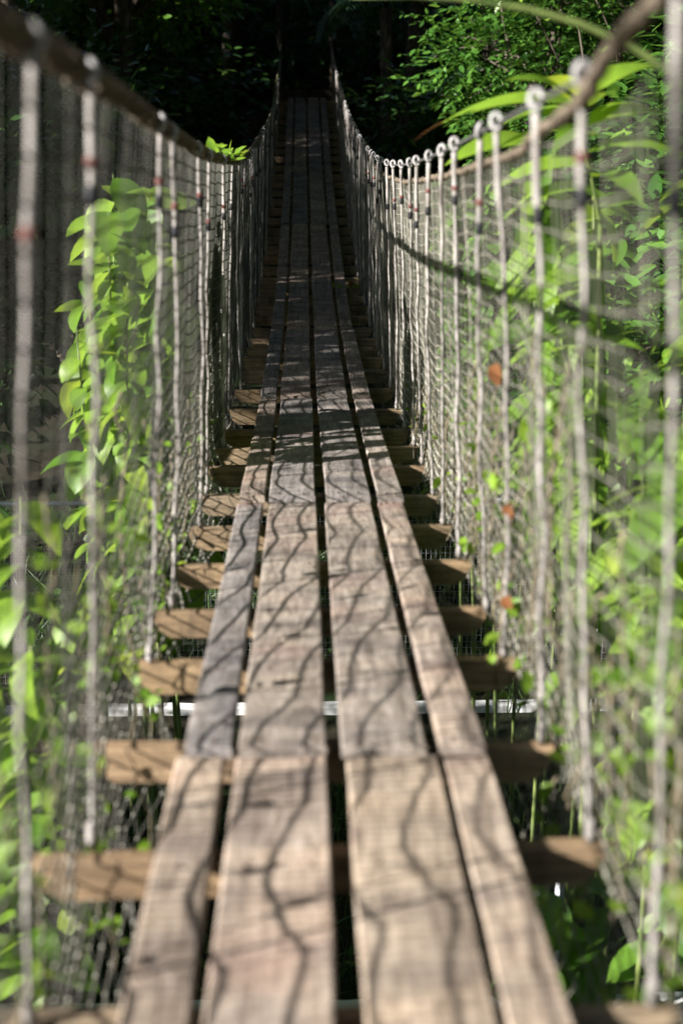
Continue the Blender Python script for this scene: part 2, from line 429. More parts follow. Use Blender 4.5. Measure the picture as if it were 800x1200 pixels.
# safety nets
def net(side):
    cell = .046
    Y = [.35]
    while Y[-1] < 27.5: Y.append(Y[-1] + float(np.interp(Y[-1], [3, 7], [.095 if side < 0 else .082, .046])))
    Y = np.array(Y); nv = 32
    J = np.arange(nv + 1)
    nu = len(Y)
    P = np.zeros((nu, nv + 1, 3))
    for i, y in enumerate(Y):
        tz = rail_z(y, side) - (.085 if side > 0 else .03); bz = deck_s(y) - PL - .06
        tail = .10 + .13 * (nz(y * .9, 17 + side) + .4) + (.42 if y < 2.2 else .42 * max(0, 1 - (y - 2.2) / 2.5))
        th_, bh = top_half(y, side) + .018, bot_half(y) + .035
        sagp = abs(math.sin(math.pi * y / .62))
        for j in range(nv + 1):
            v_ = j / nv
            w = v_ ** 1.0
            z = tz + (bz - tail - tz) * w
            x = th_ + (bh - th_) * min(1, w * 1.1)
            bul = .03 * nz(y * 1.1, z * 1.3, side * 9) + .016 * nz(y * 3.1, z * .5, side * 5)
            x += (bul + .022) * math.sin(math.pi * min(1, v_ * 1.05)) * .9
            if v_ > .86: x -= (v_ - .86) * .8 * (0.6 + nz(y * 2.3, 4, side))
            zz = z - .026 * sagp * math.sin(math.pi * min(1, v_ + .05)) + .006 * nz(y * 3.1, z * 2.7, 31 + side)
            amp = .10 + .38 * sstep(.55, .95, v_ + .12 * nz(y * .8, v_ * 2, 77 + side))
            s_ = 1 if (i + j) % 2 else -1
            pair = 1 if i % 2 else -1
            yy = y + pair * s_ * amp * .022 + .012 * nz(y * 6, z * 5, 12 + side) + .105 * nz(y * 4.4, z * .35, 66 + side) + .05 * nz(y * 1.1, z * 1.2, 50 + side) * v_
            P[i, j] = (side * x, yy, zz)
    mb = MB()
    def strands(A, d1, d2, r, mi):     # A: (nstrand, npts, 3)
        ns, k, _ = A.shape
        off = np.array([d1, d2, -np.array(d1), -np.array(d2)]) * r
        V = A[:, :, None, :] + off[None, None, :, :]
        idx = np.arange(ns * k * 4).reshape(ns, k, 4)
        F = []
        for q in range(4):
            q2 = (q + 1) % 4
            F.append(np.stack([idx[:, :-1, q], idx[:, :-1, q2], idx[:, 1:, q2], idx[:, 1:, q]], -1).reshape(-1, 4))
        mb.add_np(V.reshape(-1, 3), np.concatenate(F), mi)
    strands(P, (1, 0, 0), (0, 1, 0), .0014 if side < 0 else .0016, 0)
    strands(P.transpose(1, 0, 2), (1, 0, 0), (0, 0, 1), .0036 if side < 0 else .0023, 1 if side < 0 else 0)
    # knots
    K = P[Y < 9].reshape(-1, 3)
    kr = np.tile(np.interp(J / nv, [.4, .7], [.004, .0075]), (len(K) // (nv + 1)))[:, None, None]
    o6 = np.array([(1, 0, 0), (-1, 0, 0), (0, 1, 0), (0, -1, 0), (0, 0, 1), (0, 0, -1)])
    V = K[:, None, :] + o6[None] * kr
    b = (np.arange(len(K)) * 6)[:, None]
    for t in ((0, 2, 4), (2, 1, 4), (1, 3, 4), (3, 0, 4), (2, 0, 5), (1, 2, 5), (3, 1, 5), (0, 3, 5)):
        pass
    F = np.concatenate([b + np.array(t)[None] for t in ((0, 2, 4), (2, 1, 4), (1, 3, 4), (3, 0, 4), (2, 0, 5), (1, 2, 5), (3, 1, 5), (0, 3, 5))])
    mb.add_np(V.reshape(-1, 3), F, 2)
    return mb.build('safety_net', [M['net' if side > 0 else 'shaded_net'], M['shaded_row'], M['knot']], bridge)
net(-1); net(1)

# far landing: a step and two posts
mb = MB()
def box(mb, c, s, mi=0, ch=.0):
    x, y, z = c; a, b, d = s[0] / 2, s[1] / 2, s[2] / 2
    V = [(x + i * a, y + j * b, z + k * d) for k in (-1, 1) for j in (-1, 1) for i in (-1, 1)]
    mb.add(V, [[0, 2, 3, 1], [4, 5, 7, 6], [0, 1, 5, 4], [2, 6, 7, 3], [0, 4, 6, 2], [1, 3, 7, 5]], mi)
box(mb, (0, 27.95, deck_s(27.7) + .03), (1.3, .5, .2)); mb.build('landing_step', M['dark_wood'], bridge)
for sx in (-.5, .5):
    mb = MB(); mb.tube([(sx, 28.1, 3.2), (sx, 28.1, 4.5), (sx * .98, 28.1, 5.6)], [.075, .07, .065], 10)
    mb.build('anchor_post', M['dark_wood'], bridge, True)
for sx in (-.6, .6):
    mb = MB(); mb.tube([(sx, -1.0, 2.9), (sx, -1.0, 5.0)], [.075, .07], 10)
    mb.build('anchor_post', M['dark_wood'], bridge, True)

# ------------------------------------------------------------------ ground
def ground_z(x, y):
    ax = abs(x)
    z = .10 * nz(x * .5, y * .5, 2) + .05 * nz(x * 1.7, y * 1.7, 8)
    z *= min(1, max(.15, (abs(y - 9.45) - .3) * 1.2)) * min(1, max(.15, (abs(y - 5.97) - .3) * 1.2))
    z += 2.2 * sstep(3.0, 11, ax) + .03 * max(0, ax - 11)
    near = 3.15 * sstep(.6, -.8, y)
    far = 3.55 * sstep(24.2, 27.6, y) + .5 * max(0, y - 28.8) * (1 if y < 48 else 48 / y)
    if y > 48: far = 3.55 + .5 * 19.2
    return max(z, near + z * .15, far + z * .3)
gx = np.concatenate([np.arange(-150, -14, 8), np.arange(-14, 14.01, .4), np.arange(22, 151, 8)])
gy = np.concatenate([np.arange(-150, -6, 8), np.arange(-6, 36.01, .4), np.arange(44, 201, 8)])
V = [(x, y, ground_z(x, y)) for y in gy for x in gx]
nx = len(gx)
F = [[j * nx + i, j * nx + i + 1, (j + 1) * nx + i + 1, (j + 1) * nx + i] for j in range(len(gy) - 1) for i in range(nx - 1)]
mb = MB(); mb.add(V, F); gnd = mb.build('ground', M['ground'], None, True)
tag(gnd, 'dark forest floor of the gorge under the footbridge', 'ground', kind='structure')

# ------------------------------------------------------------------ leaves, vectorised
T_SMALL = (np.array([(0, 0, 0), (.3, .40, .07), (.3, -.40, .07), (.68, .33, .05), (.68, -.33, .05), (1, 0, -.06), (.32, 0, -.02), (.68, 0, -.03)]),
           [[0, 6, 1], [0, 2, 6], [6, 7, 3, 1], [6, 2, 4, 7], [7, 5, 3], [7, 4, 5]])
def big_template(n=7, shape='oval'):
    V = []; F = []
    for i in range(n + 1):
        t = i / n
        w = {'oval': math.sin(math.pi * t ** .8) ** .75, 'lance': (math.sin(math.pi * t ** .72)) ** .9 * (1 - .25 * t), 'blade': (1 - t ** 2.2) * min(1, t * 6 + .25)}[shape] if 0 < t < 1 else (.06 if t == 0 else 0.0)
        V += [(t, .5 * w, .10 * w), (t, 0, 0), (t, -.5 * w, .10 * w)]
    for i in range(n):
        a = i * 3; b = a + 3
        F += [[a, a + 1, b + 1, b], [a + 1, a + 2, b + 2, b + 1]]
    return np.array(V), F
T_OVAL = big_template(7, 'oval'); T_LANCE = big_template(8, 'lance'); T_BLADE = big_template(8, 'blade')
def leaves(mb, P, D, U, Ln, Wd, T=T_SMALL, droop=0.0, mi=0):
    P, D, U = (np.asarray(a, float).reshape(-1, 3) for a in (P, D, U))
    n = len(P)
    if n == 0: return
    D = D / np.linalg.norm(D, axis=1, keepdims=True)
    S = np.cross(U, D); S /= (np.linalg.norm(S, axis=1, keepdims=True) + 1e-9)
    Nn = np.cross(D, S)
    Ln = np.broadcast_to(np.asarray(Ln, float), (n,)); Wd = np.broadcast_to(np.asarray(Wd, float), (n,)); dr = np.broadcast_to(np.asarray(droop, float), (n,))
    tv, tf = T; k = len(tv)
    t = tv[None, :, 0]; s = tv[None, :, 1]; h = tv[None, :, 2]
    # droop bends the leaf over an arc
    ang = dr[:, None] * t
    along = np.where(np.abs(dr[:, None]) > 1e-4, np.sin(ang) / np.where(np.abs(dr[:, None]) > 1e-4, dr[:, None], 1), t)
    down = np.where(np.abs(dr[:, None]) > 1e-4, (1 - np.cos(ang)) / np.where(np.abs(dr[:, None]) > 1e-4, dr[:, None], 1), 0)
    V = P[:, None, :] + D[:, None, :] * (along * Ln[:, None])[..., None] + S[:, None, :] * (s * Wd[:, None])[..., None] + Nn[:, None, :] * (h * Wd[:, None] - down * Ln[:, None])[..., None]
    b0 = mb.n
    mb.v.append(V.reshape(-1, 3)); mb.n += n * k
    for f in tf:
        fa = (np.arange(n) * k)[:, None] + np.array(f)[None] + b0
        mb.f.extend(fa.tolist()); mb.m.extend([mi] * n)

def rdir(n, r=rng):
    v = r.normal(size=(n, 3)); return v / np.linalg.norm(v, axis=1, keepdims=True)

def crown(mb, cens, n, leaf, r, ratio=.45, per=8, squash=.8):
    """twigs with a spray of leaves each, spread through lobes around the limb ends"""
    cens = np.array(cens, float); vol = cens[:, 3] ** 2; pr = vol / vol.sum()
    nt_ = n // per
    ci = r.choice(len(cens), nt_, p=pr)
    d = rdir(nt_, r); d[:, 2] = d[:, 2] * .9 + .12
    rad = cens[ci, 3] * (.35 + .7 * r.random(nt_) ** .6)
    base = cens[ci, :3] + d * rad[:, None] * np.array([1, 1, squash])
    tw = d + rdir(nt_, r) * .6; tw[:, 2] -= .15; tw /= np.linalg.norm(tw, axis=1, keepdims=True)
    k = np.arange(per)
    pos = base[:, None, :] + tw[:, None, :] * (k[None, :, None] * leaf * .42)
    side = np.cross(tw, np.array([0, 0, 1.0])); side /= (np.linalg.norm(side, axis=1, keepdims=True) + 1e-9)
    sg = np.where(k % 2 == 0, 1, -1)[None, :, None]
    dd = tw[:, None, :] * .7 + side[:, None, :] * sg * .8 + r.normal(size=(nt_, per, 3)) * .28
    dd[:, :, 2] -= .15
    uu = np.array([0, 0, 1.0]) + r.normal(size=(nt_, per, 3)) * .35
    Ln = leaf * (.7 + .6 * r.random(nt_ * per))
    leaves(mb, pos.reshape(-1, 3), dd.reshape(-1, 3), uu.reshape(-1, 3), Ln, Ln * ratio * 1.25, T_SMALL)
    return base, tw

def limb_path(a, b, r, bend=.15, n=7):
    a = np.array(a, float); b = np.array(b, float); ln = np.linalg.norm(b - a)
    o1 = r.normal(size=3) * bend * ln
    return [tuple(a + (b - a) * t + o1 * math.sin(math.pi * t) + np.array([0, 0, .12 * ln * math.sin(math.pi * t)])) for t in np.linspace(0, 1, n)]

def tree(name, label, x, y, cens, leaf, n, seed, mat, tr=.14, cat='tree', group=None, lean=(0, 0), fork=.55, ratio=.45, per=8, extra=None):
    r = np.random.default_rng(seed)
    g = ground_z(x, y) - .1
    root = empty(name, (x, y, g)); tag(root, label, cat, group)
    loc = [(cx - x, cy - y, cz - g, cr) for (cx, cy, cz, cr) in cens]
    topz = max(c[2] for c in loc); mean = np.mean([c[:3] for c in loc], 0)
    tip = (mean[0] * .9 + lean[0], mean[1] * .9 + lean[1], topz * .92)
    tb = MB()
    tp = [(0, 0, 0), (tip[0] * .12 + r.normal() * .06, tip[1] * .12, topz * .22), (tip[0] * .35, tip[1] * .35 + r.normal() * .08, topz * .45), (tip[0] * .7, tip[1] * .7, topz * .7), tip]
    rad = [tr * 1.35, tr, tr * .82, tr * .55, tr * .18]
    P = []; Rr = []
    for i in range(4):
        for t in np.linspace(0, 1, 5)[: 5 if i == 3 else 4]:
            P.append(tuple(np.array(tp[i]) * (1 - t) + np.array(tp[i + 1]) * t)); Rr.append((rad[i] * (1 - t) + rad[i + 1] * t) * (1 + .08 * r.normal()))
    tb.tube(P, Rr, 9)
    for c in loc:
        s_ = np.clip(c[2] / topz * .6 + r.uniform(-.1, .05), .2, .85)
        q = P[int(s_ * (len(P) - 1))]
        ln = limb_path(q, c[:3], r)
        tb.tube(ln, np.linspace(tr * .42, tr * .1, len(ln)), 6)
        for _ in range(4):
            e = np.array(c[:3]) + rdir(1, r)[0] * c[3] * .75
            l2 = limb_path(ln[4], e, r)
            tb.tube(l2, np.linspace(tr * .16, .008, len(l2)), 5)
    if extra: extra(tb, x, y, g)
    tb.build('trunk', M['bark'], root, True)
    cb = MB(); crown(cb, loc, n, leaf, r, ratio, per)
    cb.build('crown', mat, root, True)
    return root

def lobes(cx, cy, cz, rx, ry, rz, n, r0, r1, seed):
    r = np.random.default_rng(seed); out = []
    for _ in range(n):
        d = rdir(1, r)[0] * r.random() ** .4
        out.append((cx + d[0] * rx, cy + d[1] * ry, cz + d[2] * rz, r.uniform(r0, r1)))
    return out

# tall leafy stems (gingers and the like)
def ginger(name, label, x, y, stems, seed, lmat, cat='plant', group=None, T=T_LANCE, LW=(.34, .075), start=.35, step=.10, EL=(-.75, .45)):
    """stems: (dx, dy, top dx, top dy, top z absolute)"""
    r = np.random.default_rng(seed)
    g = ground_z(x, y) - .05
    root = empty(name, (x, y, g)); tag(root, label, cat, group)
    sb = MB(); fb = MB()
    for (dx, dy, tx, ty, tz) in stems:
        h = tz - g
        pts = []
        for t in np.linspace(0, 1, 14):
            b = t ** 1.8
            pts.append((dx + (tx - dx) * b + .03 * math.sin(5 * t + dx * 9), dy + (ty - dy) * b + .03 * math.cos(4 * t + dy * 7), h * (t - .06 * t ** 3)))
        sb.tube(pts, np.linspace(.014, .004, 14), 7)
        pa = np.array(pts); nl = int(h * (1 - start) / step * 1.7)
        az = r.uniform(0, 6.28)
        for k in range(nl):
            t = start + (1 - start) * (k + .5) / nl
            f = t * 13; i = min(12, int(f)); p = pa[i] + (pa[i + 1] - pa[i]) * (f - i)
            a = az + math.pi * k + r.normal() * .45
            if r.random() < .6: a = -2.2 + r.normal() * 1.0        # turned to the light
            el = r.uniform(*EL)
            d = (math.cos(a) * math.cos(el), math.sin(a) * math.cos(el), math.sin(el))
            s_ = r.uniform(.55, 1.45) * (1 - .25 * t)
            leaves(fb, [p], [d], [(r.normal() * .3 + .35 * math.cos(a), r.normal() * .3 + .35 * math.sin(a), 1)], LW[0] * s_, LW[1] * s_ * r.uniform(.9, 1.3), T, r.uniform(.5, 1.5))
    sb.build('stem', M['stem'], root, True)
    fb.build('foliage', lmat, root, True)
    return root

# ------------------------------------------------------------------ plants beside the left net
GL = 'leafy stems growing beside the left net'
ginger('ginger_plant', 'tall plant with mid-sized oval leaves behind the left net, beside the second pale rope', -.98, 6.6,
       [(0, 0, .05, .1, 4.15), (.12, .3, .2, .45, 3.95), (.05, .2, .0, .5, 4.0), (.1, -.25, .14, -.2, 3.85), (-.12, -.1, -.12, 0, 3.6)], 3, M['gleaf'], group=GL, T=T_OVAL, LW=(.25, .135), start=.48, step=.085)
ginger('ginger_plant', 'tall plant with the largest pale leaves behind the left net, just beyond the leaning rope', -1.02, 7.5,
       [(0, 0, .0, .1, 4.25), (.15, .2, .12, .3, 4.1), (.05, -.2, .06, -.2, 4.0), (.2, 0, .25, .1, 3.8), (-.1, .2, -.15, .2, 3.7)], 13, M['gleaf'], group=GL, T=T_OVAL, LW=(.34, .20), start=.42, step=.085)
ginger('ginger_plant', 'bushy plant with yellow-green stems and leaves at the lower left edge', -1.05, 4.3,
       [(0, 0, .1, .1, 3.45), (-.1, .2, -.2, .35, 3.5), (.08, -.3, .18, -.35, 3.1), (-.3, -.1, -.45, -.1, 3.55), (.12, .3, .2, .4, 3.0), (-.25, .4, -.3, .5, 3.3)], 4, M['gleaf'], group=GL, T=T_OVAL, LW=(.26, .11), start=.5, step=.07)
ginger('ginger_plant', 'leafy green plant beyond the mesh fence, seen through the left net', -1.3, 10.5,
       [(0, 0, .1, 0, 3.7), (.1, .4, .2, .6, 3.5), (-.3, 0, -.3, .2, 3.6), (.1, -.4, .15, -.3, 3.2), (-.1, .8, .1, .9, 3.6)], 5, M['gleaf2'], group=GL, T=T_OVAL, LW=(.26, .12), start=.2, step=.08)
ginger('ginger_plant', 'dark leafed plant far out at the left edge with slender stems', -1.9, 6.0,
       [(0, 0, -.1, .1, 3.2), (.2, .3, .3, .4, 3.0), (-.2, -.3, -.3, -.4, 2.9), (.3, -.2, .4, -.3, 2.7)], 6, M['gleaf2'], group=GL, T=T_LANCE, LW=(.34, .085), start=.2, step=.085)
ginger('ginger_plant', 'small plant with drooping leaves low on the left, well out from the timber ends', -1.75, 5.4,
       [(0, 0, .1, .1, 2.5), (-.1, .2, -.15, .3, 2.3), (.15, -.2, .25, -.3, 2.1), (-.2, -.2, -.3, -.3, 2.2)], 8, M['gleaf2'], group=GL, T=T_OVAL, LW=(.24, .11), start=.15, step=.075)

# right side
GR = 'leafy stems growing beside the right net'
ginger('ginger_plant', 'tall plant with long bright leaves rising over the right hand rope', 1.25, 5.7,
       [(0, 0, -.35, .1, 4.55), (.1, .2, -.1, .3, 4.3), (-.15, -.2, -.25, -.3, 4.0), (.3, .1, .3, .2, 4.4), (.2, -.3, .3, -.5, 4.0), (-.2, .4, -.3, .6, 3.9)], 21, M['gleaf'], group=GR, LW=(.46, .13), start=.55, step=.085)
ginger('ginger_plant', 'dense yellow-green plant filling the right edge behind the nearest ropes', 1.25, 4.2,
       [(0, 0, .05, .1, 4.1), (.25, .2, .35, .3, 4.2), (-.12, -.25, -.2, -.3, 3.7), (.2, -.3, .3, -.4, 3.9), (-.1, .3, -.15, .5, 3.8), (.45, 0, .6, 0, 4.0)], 22, M['gleaf'], group=GR, LW=(.36, .115), start=.58, step=.08)
ginger('ginger_plant', 'shadier leafy plant deep behind the right net under the hand rope', 1.5, 7.6,
       [(0, 0, -.1, .1, 3.9), (.2, .3, .2, .4, 4.1), (-.3, .1, -.35, .2, 3.6), (.3, -.3, .4, -.4, 3.8), (-.2, -.4, -.3, -.5, 3.4)], 23, M['gleaf2'], group=GR, T=T_OVAL, LW=(.28, .12), start=.5, step=.075)
ginger('ginger_plant', 'low broad leafed plant below the right timber ends near the white post', .95, 4.9,
       [(0, 0, -.05, .1, 1.7), (.2, .1, .25, .2, 1.9), (-.1, -.25, -.15, -.3, 1.5), (.25, -.25, .35, -.35, 1.8)], 24, M['gleaf2'], group=GR, T=T_OVAL, LW=(.26, .12), start=.15, step=.075)
ginger('ginger_plant', 'mid green plant with drooping leaves at the far right edge', 2.3, 7.0,
       [(0, 0, -.1, .1, 4.2), (.3, .2, .3, .3, 4.4), (-.3, -.1, -.4, -.1, 3.9), (.1, -.4, .1, -.5, 3.7), (-.2, .5, -.2, .6, 4.0)], 25, M['gleaf2'], group=GR, LW=(.40, .13), start=.4, step=.08)

# the spray of big leaves hanging over the right hand rope
root = empty('overhanging_plant', (1.05, 5.2, ground_z(1.05, 5.2))); tag(root, 'bright green leaf spray with one dry brown tip hanging over the right hand rope', 'plant')
g = ground_z(1.05, 5.2)
sb = MB(); fb = MB(); db = MB()
sp = [(0, 0, 0), (.02, .0, 1.5), (0, 0, 2.9), (-.04, 0, 4.0), (-.16, -.05, 4.42)]
P = []
for i in range(4):
    for t in np.linspace(0, 1, 5)[: 5 if i == 3 else 4]: P.append(tuple(np.array(sp[i]) * (1 - t) + np.array(sp[i + 1]) * t))
sb.tube(P, np.linspace(.016, .006, len(P)), 7)
for (p, d, ln, wd, dr) in [((-.16, -.05, 4.42), (-1, .15, .22), .50, .10, .8), ((-.14, -.05, 4.40), (-.8, -.25, .30), .42, .12, .8), ((-.10, 0, 4.32), (-.75, .3, .10), .42, .11, .8),
                           ((-.16, -.05, 4.42), (.5, .1, .5), .40, .12, 1.0), ((-.1, 0, 4.25), (.7, -.2, .3), .46, .12, 1.2), ((-.06, 0, 4.12), (-.6, .1, .1), .42, .11, 1.2),
                           ((-.1, -.02, 4.3), (-.3, -.6, .3), .36, .12, 1.1), ((-.05, 0, 4.05), (.7, .4, .3), .45, .12, 1.2), ((-.03, 0, 3.8), (-.5, -.3, .2), .42, .12, 1.3),
                           ((-.12, -.03, 4.36), (-.9, .5, .35), .40, .12, 1.0), ((-.15, -.04, 4.41), (-.2, .7, .6), .36, .13, .9), ((-.16, -.05, 4.42), (-.6, -.5, .55), .34, .13, .8), ((-.14, -.05, 4.39), (.1, -.7, .5), .34, .13, .9), ((-.12, -.04, 4.34), (.8, .3, .45), .44, .13, 1.0), ((-.08, 0, 4.2), (-.8, -.1, .2), .40, .13, 1.1), ((-.07, 0, 4.16), (.2, -.8, .3), .38, .13, 1.1),
                           ((-.02, 0, 3.6), (-.5, .4, .1), .44, .12, 1.3), ((0, 0, 3.3), (-.6, -.3, .2), .44, .12, 1.4)]:
    leaves(fb, [p], [d], [(0, -.35, 1)], ln, wd, T_LANCE, dr)
leaves(db, [(-.60, .02, 4.36)], [(-1, .15, -.45)], [(0, 0, 1)], .15, .022, T_LANCE, .3)
sb.build('stem', M['stem'], root, True); fo = fb.build('foliage', M['gleaf'], root, True)
dt = db.build('dry_tip', M['dry_leaf'], fo, True); dt['label'] = 'dry brown leaf tip'
# long arching blade
g2 = ground_z(1.35, 3.5)
root = empty('arching_blade', (1.35, 3.5, g2)); tag(root, 'single long pale green blade arching over the top right corner of the net', 'plant')
sb = MB()
ctrl = np.array([(0, 0, 0), (.15, 0, 3.0), (.1, -.1, 4.45), (-.5, -.1, 4.75), (-1.3, -.1, 4.72)])
def bez(ctrl, n):
    out = []
    for t in np.linspace(0, 1, n):
        q = ctrl.copy()
        while len(q) > 1: q = q[:-1] * (1 - t) + q[1:] * t
        out.append(tuple(q[0]))
    return out
bp = bez(ctrl, 24); 
sb.tube(bp, np.concatenate([np.linspace(.008, .009, 18), np.linspace(.009, .003, 6)]), 6)
sb.build('stem', M['stem'], root, True)

# ------------------------------------------------------------------ creepers tangled in the nets
def creeper(name, label, side, y0, y1, seed, nst, nleaf, zlo=-.5, zhi=.9, group=None, leafy=True):
    r = np.random.default_rng(seed)
    root = empty(name, (side * .54, (y0 + y1) / 2, deck_s((y0 + y1) / 2) - .2)); tag(root, label, 'creeper', group)
    o = np.array(root.location); sb = MB(); fb = MB(); pts_all = []
    for k in range(nst):
        y = y0 + (y1 - y0) * (k + r.random()) / nst; z = deck_s(y) + r.uniform(.1, zhi); x = side * (bot_half(y) + .05)
        p = []; zz = z; end = deck_s(y) + r.uniform(zlo, -.05); vy = 0
        while zz > end:
            p.append((x - o[0], y - o[1], zz - o[2]))
            zz -= r.uniform(.02, .06); vy = vy * .6 + r.normal() * .012; y += vy
            x += side * r.normal() * .008
            if zz < deck_s(y) - .05: x -= side * r.uniform(-.01, .02)
        if len(p) > 3:
            sb.tube(p, np.linspace(.0045, .002, len(p)) * r.uniform(.5, 1.2), 5); pts_all += p
    sb.build('stem', M['twig'], root, True)
    if nleaf:
        idx = r.integers(0, len(pts_all), nleaf); P = np.array(pts_all)[idx] + r.normal(size=(nleaf, 3)) * .015
        D = rdir(nleaf, r); D[:, 2] -= .3; D[:, 0] *= 1
        Ln = .045 * (.6 + .9 * r.random(nleaf))
        leaves(fb, P, D, np.array([0, -.4, 1.0]) + r.normal(size=(nleaf, 3)) * .4, Ln, Ln * .75)
        fb.build('foliage', M['gleaf'] if leafy else M['dry_leaf'], root, True)
GC = 'creepers tangled along the foot of the nets'
creeper('net_creeper', 'dry brown creeper tangle hanging at the foot of the right net, thickest of all', 1, 3.2, 5.4, 41, 45, 150, -.22, .9, GC)
creeper('net_creeper', 'thin dry tendrils at the foot of the right net beside the sharpest planks', 1, 5.5, 8.4, 42, 55, 40, -.2, .5, GC)
creeper('net_creeper', 'sparse leafy creeper hanging from the near end of the right net', 1, 1.9, 3.1, 43, 18, 140, -.6, .7, GC)
creeper('net_creeper', 'tangled tendrils at the foot of the left net beside the lit timber ends', -1, 4.6, 7.6, 44, 45, 30, -.10, .45, GC)
creeper('net_creeper', 'leafy creeper over the near end of the left net at the bottom corner', -1, 1.9, 4.4, 45, 14, 130, -.5, .8, GC)

# leaves on the left hand rope
r = np.random.default_rng(60)
root = empty('rope_vine', (-.49, 8.0, rail_z(8.0, -1))); tag(root, 'short vine with yellow-green leaves wound on the left hand rope where it dips', 'creeper')
sb = MB(); fb = MB()
P = [(-(top_half(y, -1) + .012 + .022 * math.cos(y * 9)) + .49, y - 8.0, rail_z(y, -1) - rail_z(8.0, -1) + .022 * math.sin(y * 9)) for y in np.linspace(6.6, 9.6, 60)]
sb.tube(P, .004, 5); sb.build('stem', M['stem'], root, True)
for k in range(34):
    p = np.array(P[int(r.integers(0, 60))]); d = rdir(1, r)[0]; d[2] = abs(d[2]) * .6
    leaves(fb, [p], [d], [(0, -.5, 1)], r.uniform(.05, .1), r.uniform(.035, .06))
fb.build('foliage', M['gleaf'], root, True)

# fallen leaves caught in the right net
GD = 'dry leaves caught in the right net'
for (y, dz, ln, lab) in [(4.1, .78, .10, 'orange dry leaf caught in the right net, highest of three'), (3.75, .42, .075, 'orange dry leaf caught in the right net, middle of three'), (3.7, .16, .085, 'orange dry leaf caught in the right net, lowest of three')]:
    mb = MB(); x = bot_half(y) - .005
    leaves(mb, [(0, 0, 0)], [(-.2, .3, -1)], [(-.6, -1, .2)], ln, ln * .5, T_OVAL, .8)
    o = mb.build('dry_leaf', M['dry_leaf'], None, True); o.location = (x, y, deck_s(y) + dz); tag(o, lab, 'leaf', GD)
mb = MB(); leaves(mb, [(0, 0, 0)], [(1, .3, .12)], [(0, -.6, 1)], .15, .12, T_OVAL, .6)
o = mb.build('dry_leaf', M['dry_leaf'], None, True); o.location = (.36, 14.2, deck_c(14.2) + .02); tag(o, 'reddish brown dead leaf lying at the right edge of the far planks', 'leaf')
root = empty('leafy_sprig', (.30, 14.1, deck_c(14.1) + .004)); tag(root, 'small green sprig lying on the rightmost plank beside a dead leaf', 'sprig')
sb = MB(); fb = MB(); sb.tube([(-.08, 0, .012), (0, .02, .03), (.1, .0, .03), (.17, -.06, .02)], .003, 5)
for k in range(11):
    t = k / 10; leaves(fb, [(-.08 + .25 * t, -.04 * t, .02)], [(r.normal() * .5, r.normal(), .6)], [(0, -.5, 1)], .065, .03, T_SMALL)
sb.build('stem', M['stem'], root, True); fb.build('foliage', M['gleaf'], root, True)

# ------------------------------------------------------------------ path edge, fence, post and rock under the bridge
def kerb(name, label, x0, x1, y, zt, h, w, skew, chunks, seed):
    r = np.random.default_rng(seed); mb = MB(); V = []
    xs = np.linspace(x0, x1, chunks)
    for x in xs:
        a = .006 * r.normal(); b = .006 * r.normal(); sk = skew if x == xs[-1] else 0
        V += [(x - .0, y - w / 2 + a, zt - h), (x - 0, y - w / 2 + a, zt - .012 + b), (x, y - w / 2 + .012 + a, zt + b), (x + sk * .5, y + w / 2, zt + b), (x + sk * .5, y + w / 2, zt - h)]
    k = 5; n = chunks; F = [[i * k + j, i * k + (j + 1) % k, (i + 1) * k + (j + 1) % k, (i + 1) * k + j] for i in range(n - 1) for j in range(k)]
    F += [list(range(k))[::-1], [(n - 1) * k + j for j in range(k)]]
    mb.add(V, F); o = mb.build(name, M['white_paint'])
    return tag(o, label, 'kerb', 'white kerbs on the ground below the bridge')
kerb('white_kerb', 'long white kerb crossing the ground below the bridge at the foot of the mesh fence', -4.2, 2.28, 9.45, .065, .3, .08, .2, 40, 71)
kerb('white_kerb', 'nearer white kerb below the bridge, at the very bottom of the picture', -3.2, 2.9, 5.97, .09, .35, .10, 0, 34, 72)
fen = empty('mesh_fence', (0, 9.75, 0)); tag(fen, 'wire mesh fence with thin white top pipe crossing the gorge below the bridge', 'fence')
mb = MB(); mb.tube([(x, 0, 1.52) for x in np.linspace(-4.6, 4.6, 12)], .018, 8); mb.build('top_pipe', M['white_pipe'], fen, True)
mb = MB()
for x in np.arange(-4.55, 4.56, .035): mb.tube([(x, 0, .1), (x, 0, 1.5)], .0011, 3, cap=False)
for z in np.arange(.12, 1.5, .05): mb.tube([(-4.55, 0, z), (4.55, 0, z)], .0011, 3, cap=False)
mb.build('wire_mesh', M['wire'], fen)
for x in (-4.4, -2.6, 2.1, 4.4):
    mb = MB(); mb.tube([(x, .02, -.2), (x, .02, 1.54)], .022, 8); mb.build('post', M['white_pipe'], fen, True)
mb = MB(); mb.tube([(0, 0, 0), (0, 0, .86), (0, 0, .9)], [.028, .028, .02], 10)
o = mb.build('marker_post', M['white_pipe'], None, True); o.location = (1.20, 6.2, -.1); tag(o, 'slim white post standing by the nearer kerb at the lower right', 'post')
